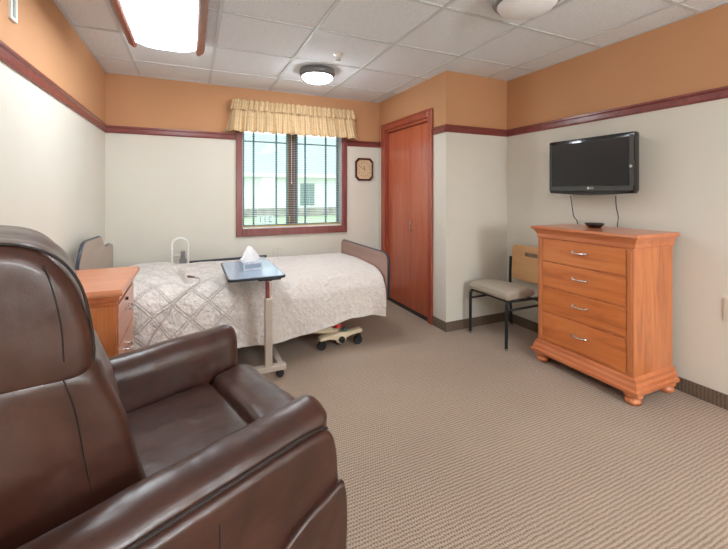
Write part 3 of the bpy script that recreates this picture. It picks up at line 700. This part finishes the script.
def bed_base(x, y):
    """cream cross bar with two casters, a pedal hub and lift arms"""
    out = []
    bm = bm_new(); L = []
    for k, (u, zc, hh) in enumerate(((-.185, .095, .012), (-.17, .098, .021), (-.10, .104, .021), (-.055, .10, .028), (-.03, .088, .042), (0, .082, .05), (.03, .088, .042), (.055, .105, .026), (.10, .115, .021), (.175, .122, .02), (.19, .12, .011))):
        L.append([(x+u, y+d_*.03, zc+q*hh) for d_, q in ((-1, -.6), (-.6, -1), (.6, -1), (1, -.6), (1, .6), (.6, 1), (-.6, 1), (-1, .6))])
    loft(bm, L); out.append(obj('base_bar', bm, M['cream'], bd, sm='auto'))
    bm = bm_new(); lathe(bm, [(.012, y-.031), (.026, y-.031), (.026, y-.045), (.018, y-.05)], 20, (x, 0, .075), 'y'); obj('pedal_hub', bm, M['rubber'], out[0], sm='auto')
    for u, r in ((-.165, .038), (.16, .038), (.0, .03)):
        bm = bm_new(); yy = y+(.0 if u else .06)
        lathe(bm, [(r*.55, -.017), (r*.92, -.017), (r, -.010), (r, .010), (r*.92, .017), (r*.55, .017)], 22, (x+u, yy, r), 'y'); cst = obj('caster', bm, M['rubber'], bd, sm='auto')
        bm = bm_new(); tube(bm, [(x+u, yy, r), (x+u+.01, yy, .085)], .01, 8); box(bm, x+u-.012, x+u+.022, yy-.022, yy+.022, r+.012, r+.05, bev=.004); obj('caster_fork', bm, M['black'], cst)
for y in (2.96, 3.88): bed_base(1.135, y)
for y in (2.96, 3.88): bed_base(-.25, y)
bm = bm_new(); tube(bm, [(1.12, 2.99, .125), (.84, 2.99, .175), (.60, 3.02, .30)], .016, 8, 1.5); tube(bm, [(1.16, 3.03, .14), (.98, 3.03, .21), (.80, 3.03, .34)], .014, 8, 1.4); obj('lift_arm', bm, M['cream'], bd, sm=True)
for x, s in ((1.10, -1), (-.25, 1)):
    bm = bm_new(); box(bm, x-.03, x+.03, 2.96, 3.88, .085, .125, bev=.004); obj('base_cross_tube', bm, M['cream'], bd)
    for y in (3.0, 3.84):
        bm = bm_new(); tube(bm, [(x-.02, y, .13), (x+s*.5, y, .40)], .016, 8, 1.6); tube(bm, [(x+.06, y+.03, .12), (x-.16, y+.03, .26), (x-.3, y+.03, .40)], .012, 8); obj('lift_arm', bm, M['cream'], bd, sm=True)
bm = bm_new(); box(bm, -.25, 1.1, 3.40, 3.46, .10, .14, bev=.004); obj('base_spine', bm, M['cream'], bd)
bm = bm_new(); box(bm, 1.085, 1.135, 2.925, 2.955, .175, .205, bev=.006); tube(bm, [(1.09, 2.96, .17), (1.04, 3.0, .22)], .008); obj('brake_pedal', bm, M['red'], bd)
bm = bm_new(); box(bm, 1.15, 1.185, 2.93, 2.96, .135, .16, bev=.006); obj('steer_pedal', bm, M['green'], bd)

# bedspread
def cover():
    NXc, Nv = 230, 120; bm = bm_new(); uvl = bm.loops.layers.uv.new('UVMap')
    x0, x1 = BX0+.005, 1.543
    hem_pts = [(-.65, .17), (.3, .165), (.58, .16), (.8, .175), (1.02, .215), (1.22, .258), (1.36, .262), (1.56, .22)]
    def hem(x):
        for (a, za), (b_, zb) in zip(hem_pts, hem_pts[1:]):
            if x <= b_: t = (x-a)/(b_-a); t = t*t*(3-2*t); return za+(zb-za)*t
        return hem_pts[-1][1]
    rows = []
    for i in range(NXc+1):
        x = x0+(x1-x0)*i/NXc; row = []; s = 0; prev = None
        foot = max(0, (x-1.43)/.12); foot = min(foot, 1)
        pil = math.exp(-((x+.34)/.17)**4)*.035
        sw = .012*math.sin(x*9)+.010*math.sin(x*17+1)
        top = .632+pil
        rad = .14
        prof = smooth([(4.03, .30, 0), (4.028, .5, 0), (4.0, .60, 0), (3.9, top, 0), (3.5, top+.006, 0), (3.25, top, 0), (3.10, top-.014, 0), (3.0, top-.055, 0), (2.935, top-.13, 0), (2.91, top-.22, 0), (2.895+sw*.5, (top-.22+hem(x))/2, 0), (2.885+sw, hem(x)+.004, 0), (2.882+sw, hem(x), 0)], 10)
        # resample
        d_ = [0]
        for a, b_ in zip(prof, prof[1:]): d_.append(d_[-1]+(b_-a).length)
        k = 0
        for j in range(Nv+1):
            q = d_[-1]*j/Nv
            while k < len(d_)-2 and d_[k+1] < q: k += 1
            t = (q-d_[k])/max(1e-9, d_[k+1]-d_[k]); p = prof[k].lerp(prof[k+1], t)
            y, z = p.x, p.y
            n3 = noise.noise(Vector((x*3.2, q*3.2, 0)))*.008+noise.noise(Vector((x*11, q*11, 4)))*.0035+noise.noise(Vector((x*28, q*28, 8)))*.0016
            side = min(1, max(0, (3.1-y)/.15))
            # crease by the pillow
            cr = -.05*math.exp(-((x+.09-(3.45-y)*.16)/.022)**2)*math.exp(-((y-3.45)/.30)**4)
            z2 = z+n3*(1-side)+cr-.012*foot*foot*(1-side)
            y2 = y-n3*1.4*side
            row.append((bm.verts.new((x, y2, z2)), q))
        rows.append(row)
    for i in range(NXc):
        for j in range(Nv):
            f = bm.faces.new((rows[i][j][0], rows[i+1][j][0], rows[i+1][j+1][0], rows[i][j+1][0]))
            for lo, (ii, jj) in zip(f.loops, ((i, j), (i+1, j), (i+1, j+1), (i, j+1))): lo[uvl].uv = (x0+(x1-x0)*ii/NXc, rows[ii][jj][1])
    o = obj('bedspread', bm, M['quilt'], None, sm=True); rebase(o, (.45, 3.45, .4))
    m = o.modifiers.new('t', 'SOLIDIFY'); m.thickness = .006; m.offset = 1
    return tag(o, 'cream quilted bedspread with diamond stitching hanging over the bed side', 'bedspread')
cover()
cc = thing('call_cord', 'thin grey call cord lying across the bedspread towards the nightstand', 'cord', (-.1, 3.2, .65))
bm = bm_new(); tube(bm, smooth([(.02, 3.13, .655), (.05, 3.10, .65), (.04, 3.03, .636), (-.02, 2.97, .61), (-.10, 2.90, .55), (-.155, 2.872, .47), (-.20, 2.868, .40), (-.245, 2.864, .33), (-.275, 2.862, .24), (-.28, 2.865, .12), (-.28, 2.868, .006)], 8), .0058, 8)
obj('cable', bm, M['cable'], cc, sm=True)
bm = bm_new(); tube(bm, [(.02, 3.135, .656), (-.03, 3.17, .66)], [.006, .009], 8); obj('push_button', bm, M['brown'], cc, sm=True)
bm = bm_new(); tube(bm, smooth([(-.125, 2.885, .52), (-.118, 2.868, .45), (-.10, 2.862, .40), (-.08, 2.862, .37)], 6), .003, 6); obj('clip_lead', bm, M['white'], cc, sm=True)

# ---------------------------------------------------------------- overbed table
ob = thing('overbed_table', 'wheeled overbed table with blue-grey top and steel column', 'table', (.42, 2.75, 0))
TT = .745
def rrect(x0, x1, y0, y1, r, n=5):
    out = []
    for cx, cy, a0 in ((x1-r, y0+r, -PI/2), (x1-r, y1-r, 0), (x0+r, y1-r, PI/2), (x0+r, y0+r, PI)):
        for k in range(n+1): out.append((cx+r*math.cos(a0+k*PI/2/n), cy+r*math.sin(a0+k*PI/2/n)))
    return out
tx0, tx1, ty0, ty1 = .205, .578, 2.52, 3.20
bm = bm_new(); prism(bm, rrect(tx0, tx1, ty0, ty1, .035), 'z', TT-.018, TT-.001); tp = obj('edge_band', bm, M['tedge'], ob, bev=.003)
bm = bm_new(); prism(bm, rrect(tx0+.008, tx1-.008, ty0+.008, ty1-.008, .03), 'z', TT-.006, TT+.001); obj('table_top', bm, M['tabletop'], ob)
bm = bm_new(); box(bm, .40, .55, 2.55, 2.80, TT-.034, TT-.018, bev=.004); lathe(bm, [(.035, TT-.055), (.045, TT-.034)], 16, (.483, 2.66, 0)); obj('top_bracket', bm, M['black'], ob)
bm = bm_new(); box(bm, .463, .503, 2.64, 2.68, .42, TT-.04, bev=.005); up = obj('inner_column', bm, M['chrome'], ob)
bm = bm_new(); box(bm, .4625, .488, 2.6375, 2.66, .57, .685, bev=.003); obj('red_reflection', bm, M['redreflect'], up)  # dark red reflection in the chrome, painted as a thin coloured patch
bm = bm_new(); box(bm, .458, .508, 2.634, 2.686, .09, .565, bev=.005); obj('outer_column', bm, M['taupe'], ob)
bm = bm_new(); box(bm, .17, .605, 2.635, 2.685, .055, .092, bev=.004); obj('base_bar', bm, M['taupe'], ob)
for x in (.20, .575):
    bm = bm_new(); box(bm, x-.02, x+.02, 2.685, 3.42, .060, .085, bev=.004); obj('base_leg', bm, M['taupe'], ob)
    for y in (2.66, 3.40):
        r = .027; bm = bm_new(); lathe(bm, [(r*.5, -.014), (r*.9, -.014), (r, -.008), (r, .008), (r*.9, .014), (r*.5, .014)], 20, (x-.01, y, r), 'y'); cst = obj('caster', bm, M['rubber'], ob, sm='auto')
        bm = bm_new(); tube(bm, [(x, y, .03), (x, y, .062)], .007, 8); obj('caster_stem', bm, M['black'], cst)
tb = thing('tissue_box', 'pale tissue box with white tissue sticking up on the overbed table', 'tissue box', (.385, 2.82, TT+.001), math.radians(10))
bm = bm_new(); box(bm, -.065, .065, -.055, .055, 0, .062, bev=.003); obj('box', bm, M['card'], tb, local=True)
bm = bm_new(); box(bm, -.066, -.062, -.05, .05, .006, .056); box(bm, -.058, .058, -.0562, -.054, .016, .046); obj('printed_panel', bm, M['tabletop'], tb, local=True)
bm = bm_new(); rows = []
for j in range(11):
    t = j/10; L = []
    for k in range(25):
        a_ = 2*PI*k/24 if k < 24 else 0
        r = .056*(1-t)**.8+.006; sq = .38+.3*t
        w_ = 1+.28*math.sin(3*a_+t*2)+.16*math.sin(7*a_+t*3)
        L.append((r*math.cos(a_)*w_-.012*t, r*sq*math.sin(a_)*w_, .060+.105*t+.010*noise.noise(Vector((a_*2, t*4, 0)))))
    rows.append(L[:24])
loft(bm, rows); obj('tissue', bm, M['tissue'], tb, local=True, sm=True)
bm = bm_new(); L = []
for j in range(7):
    t = j/6; L.append([(.02+.085*t, -.02+.01*math.sin(5*t), .066+.05*(1-t)+.012*math.sin(t*9)), (.02+.075*t, .03, .066+.075*(1-t)**1.4)])
loft(bm, L, closed=False, cap=False); tt = obj('tissue_corner', bm, M['tissue'], tb, local=True, sm=True); m = tt.modifiers.new('t', 'SOLIDIFY'); m.thickness = .001

# ---------------------------------------------------------------- recliner  (own frame: x forward, y to the far arm)
AZ = math.radians(25); OX, OY = .40, 1.22
rc = thing('recliner', 'large brown leather recliner in the left foreground facing right', 'armchair',
           (OX*math.cos(AZ)-OY*math.sin(AZ), OX*math.sin(AZ)+OY*math.cos(AZ), 0), AZ)
LM = M['leather']
def ro(name, bm, mat=None, parent=None, sm=True, **k):
    for v in bm.verts: v.co += Vector((.15*(v.co.y-.83)-OX, -OY, 0))
    return obj(name, bm, mat or LM, parent or rc, local=True, sm=sm, **k)
NI, FI = .915, 1.51    # inner faces of the arms
# arm pads: profile in (y,z), swept along x
for (yi, s, xr) in ((NI, -1, .0), (FI, 1, .02)):
    prof = [(yi, .40), (yi+s*.002, .60), (yi+s*.014, .662), (yi+s*.05, .695), (yi+s*.09, .697), (yi+s*.13, .683), (yi+s*.148, .658), (yi+s*.146, .62), (yi+s*.148, .40)]
    if s < 0: prof = prof[::-1]
    bm = bm_new()
    cushion(bm, prof, xr, .775 if s < 0 else .822, .05, axis='x', res=4, mid=40, n=7, wrinkle=.004, ws=9)
    arm = ro('arm', bm)
    bm = bm_new(); tube(bm, smooth([(xr+.04, yi+s*.154, .659), (.3, yi+s*.158, .660), (.6, yi+s*.158, .659), (.70, yi+s*.156, .655), (.75, yi+s*.148, .636)], 8), .0035, 6); ro('arm_piping', bm, M['piping'], arm)
    # outer side panel
    y0, y1 = sorted((yi+s*.04, yi+s*.168))
    pp = [(-.01+xr, .09), (.3, .07), (.73, .07), (.782, .10), (.79, .25), (.79, .40), (.786, .52), (.774, .595), (.744, .634), (.67, .650), (.4, .652), (.02+xr, .650), (-.01+xr, .63)]
    bm = bm_new(); cushion(bm, pp, y0, y1, .022, n=5, res=4, mid=4, wrinkle=.002)
    sp_ = ro('side_panel', bm)
    bm = bm_new(); ye = yi+s*.1695
    tube(bm, [(.42, ye, .60), (.421, ye+s*.001, .35), (.42, ye, .10)], .0016, 5); ro('panel_seam', bm, M['piping'], sp_)
    # footrest skirt folded against the lower front of the panel
    yk0, yk1 = sorted((yi+s*.160, yi+s*.186))
    bm = bm_new(); cushion(bm, [(.37, .085), (.58, .075), (.72, .08), (.786, .11), (.800, .22), (.802, .38), (.797, .465), (.78, .485), (.72, .475), (.63, .455), (.53, .415), (.45, .33), (.39, .2)], yk0, yk1, .011, n=4, res=4, mid=4, wrinkle=.006, ws=14)
    ro('footrest_flap', bm)
# seat
bm = bm_new(); cushion(bm, [(.25, .44), (.30, .515), (.45, .522), (.62, .522), (.665, .513), (.682, .48), (.678, .42), (.55, .39), (.35, .39)], NI-.004, FI+.004, .03, crown=lambda y, p: (.010*(1-((y-1.2125)/.3)**2) if p.y > .5 else 0), wrinkle=.004, ws=5, mid=24)
ro('seat_cushion', bm)
# footrest pad
bm = bm_new(); cushion(bm, [(.672, .455), (.678, .515), (.70, .541), (.77, .548), (.82, .545), (.862, .52), (.876, .48), (.873, .30), (.868, .14), (.84, .10), (.73, .10), (.695, .2)], NI+.006, FI-.006, .035, crown=lambda y, p: .006*(1-((y-1.2125)/.3)**2) if p.y > .5 else 0, wrinkle=.006, ws=7, mid=24)
ro('footrest', bm)
bm = bm_new(); box(bm, .05, .78, .80, 1.63, .02, .10, bev=.01); ro('base', bm, M['shell'], sm=False)
# back
YA, YZ = .950, 1.490
def crown_b(y, p):
    t = (y-(YA+YZ)/2)/((YZ-YA)/2)
    return max(0, 1-abs(t)**2.6)*.006
bm = bm_new(); cushion(bm, [(.03, .62), (.10, .54), (.19, .48), (.31, .49), (.322, .57), (.306, .68), (.285, .79), (.25, .89), (.215, .945), (.10, .965), (.0, .96), (-.10, .92), (-.05, .78)], YA, YZ, .045, crown=crown_b, wrinkle=.012, ws=6, mid=26, n=8, res=5)
lc = ro('lumbar_cushion', bm)
bm = bm_new(); cushion(bm, [(-.10, .95), (.0, .925), (.12, .905), (.205, .905), (.214, .96), (.205, 1.04), (.188, 1.11), (.152, 1.165), (.10, 1.196), (.02, 1.206), (-.06, 1.20), (-.13, 1.15), (-.15, 1.03)], YA, YZ, .035, crown=crown_b, wrinkle=.010, ws=7, mid=26, n=8, res=5)
hr = ro('headrest', bm)
def side_pipe(pts, y, r, par, mat=None, n=8):
    bm = bm_new(); tube(bm, smooth([(p[0], p[2] if len(p) > 2 else y, p[1]) for p in pts], n), r, 6); return ro('piping', bm, mat or M['piping'], par)
side_pipe([(-.04, 1.204), (.05, 1.206), (.105, 1.197), (.156, 1.167), (.192, 1.112), (.210, 1.04), (.219, .96), (.214, .92)], YA+.022, .0032, hr)
side_pipe([(.135, 1.16), (.150, 1.10), (.162, 1.03), (.166, .96)], YA-.0005, .0013, hr)
side_pipe([(.165, .925), (.185, .85), (.200, .75), (.215, .65), (.225, .56)], YA-.0005, .0013, lc)
# shell behind the pillows
bm = bm_new(); cushion(bm, [(.06, .30), (.14, .40), (.12, .60), (.03, .80), (-.02, 1.0), (-.04, 1.15), (-.075, 1.19), (-.125, 1.17), (-.13, 1.0), (-.10, .70), (-.05, .40), (-.0, .28)], YA+.03, YZ-.03, .03, mid=10)
ro('back_shell', bm, M['shell'])

# ---------------------------------------------------------------- outside
bm = bm_new(); box(bm, -25, 60, YB+.16, 60, -.35, -.15); o = obj('lawn', bm, M['grass']); o['kind'] = 'structure'; o['label'] = 'lawn outside the window'
hs = thing('neighbouring_building', 'white single storey building with grey shingle roof seen through window', 'building', (8, 22.7, -.15))
FY = 22.7
bm = bm_new(); box(bm, -14, 34, FY, FY+8, -.15, 2.3); obj('wall', bm, M['siding'], hs)
bm = bm_new(); box(bm, -14.05, 34.05, FY-.12, FY+.02, -.15, .36, bev=.03); obj('stone_band', bm, M['stone'], hs)
bm = bm_new(); loft(bm, [[(-14.6, FY-.5, 2.42), (34.6, FY-.5, 2.42), (34.6, FY+9, 2.42), (-14.6, FY+9, 2.42)], [(-10, FY+4.2, 5.4), (30, FY+4.2, 5.4), (30, FY+4.4, 5.4), (-10, FY+4.4, 5.4)]]); obj('roof', bm, M['roof'], hs)
bm = bm_new(); box(bm, -14.6, 34.6, FY-.55, FY-.0, 2.22, 2.44); obj('eave', bm, M['white'], hs)
for wx in (6.1, -1.0, 16.5):
    bm = bm_new(); box(bm, wx-.05, wx+.5, FY-.05, FY+.02, .5, 1.86); f = obj('window', bm, M['shutter'], hs)
    bm = bm_new(); box(bm, wx-.12, wx-.06, FY-.06, FY+.01, .45, 1.92); box(bm, wx+.2, wx+.25, FY-.06, FY-.04, .5, 1.86); obj('window_trim', bm, M['white'], f)
    bm = bm_new(); box(bm, wx+.55, wx+.85, FY-.06, FY+.01, .5, 1.86); obj('shutter', bm, M['shutter'], hs)

# ---------------------------------------------------------------- world, camera
wd = bpy.data.worlds.new('overcast_sky'); SC.world = wd; wd.use_nodes = True
bg = wd.node_tree.nodes['Background']; bg.inputs[0].default_value = (.90, .96, 1, 1); bg.inputs[1].default_value = 1.65
cam = bpy.data.cameras.new('camera'); co = bpy.data.objects.new('camera', cam); COL.objects.link(co); SC.camera = co
co.location = (0, 0, 1.301); co.rotation_euler = (PI/2, 0, -.42905)
cam.sensor_width = 36; cam.lens = 375.6/728*36; cam.shift_y = -(274.5-192.5)/728; cam.clip_start = .02
SC.view_settings.view_transform = 'Standard'; SC.view_settings.look = 'None'; SC.view_settings.gamma = 1; SC.view_settings.exposure = .58
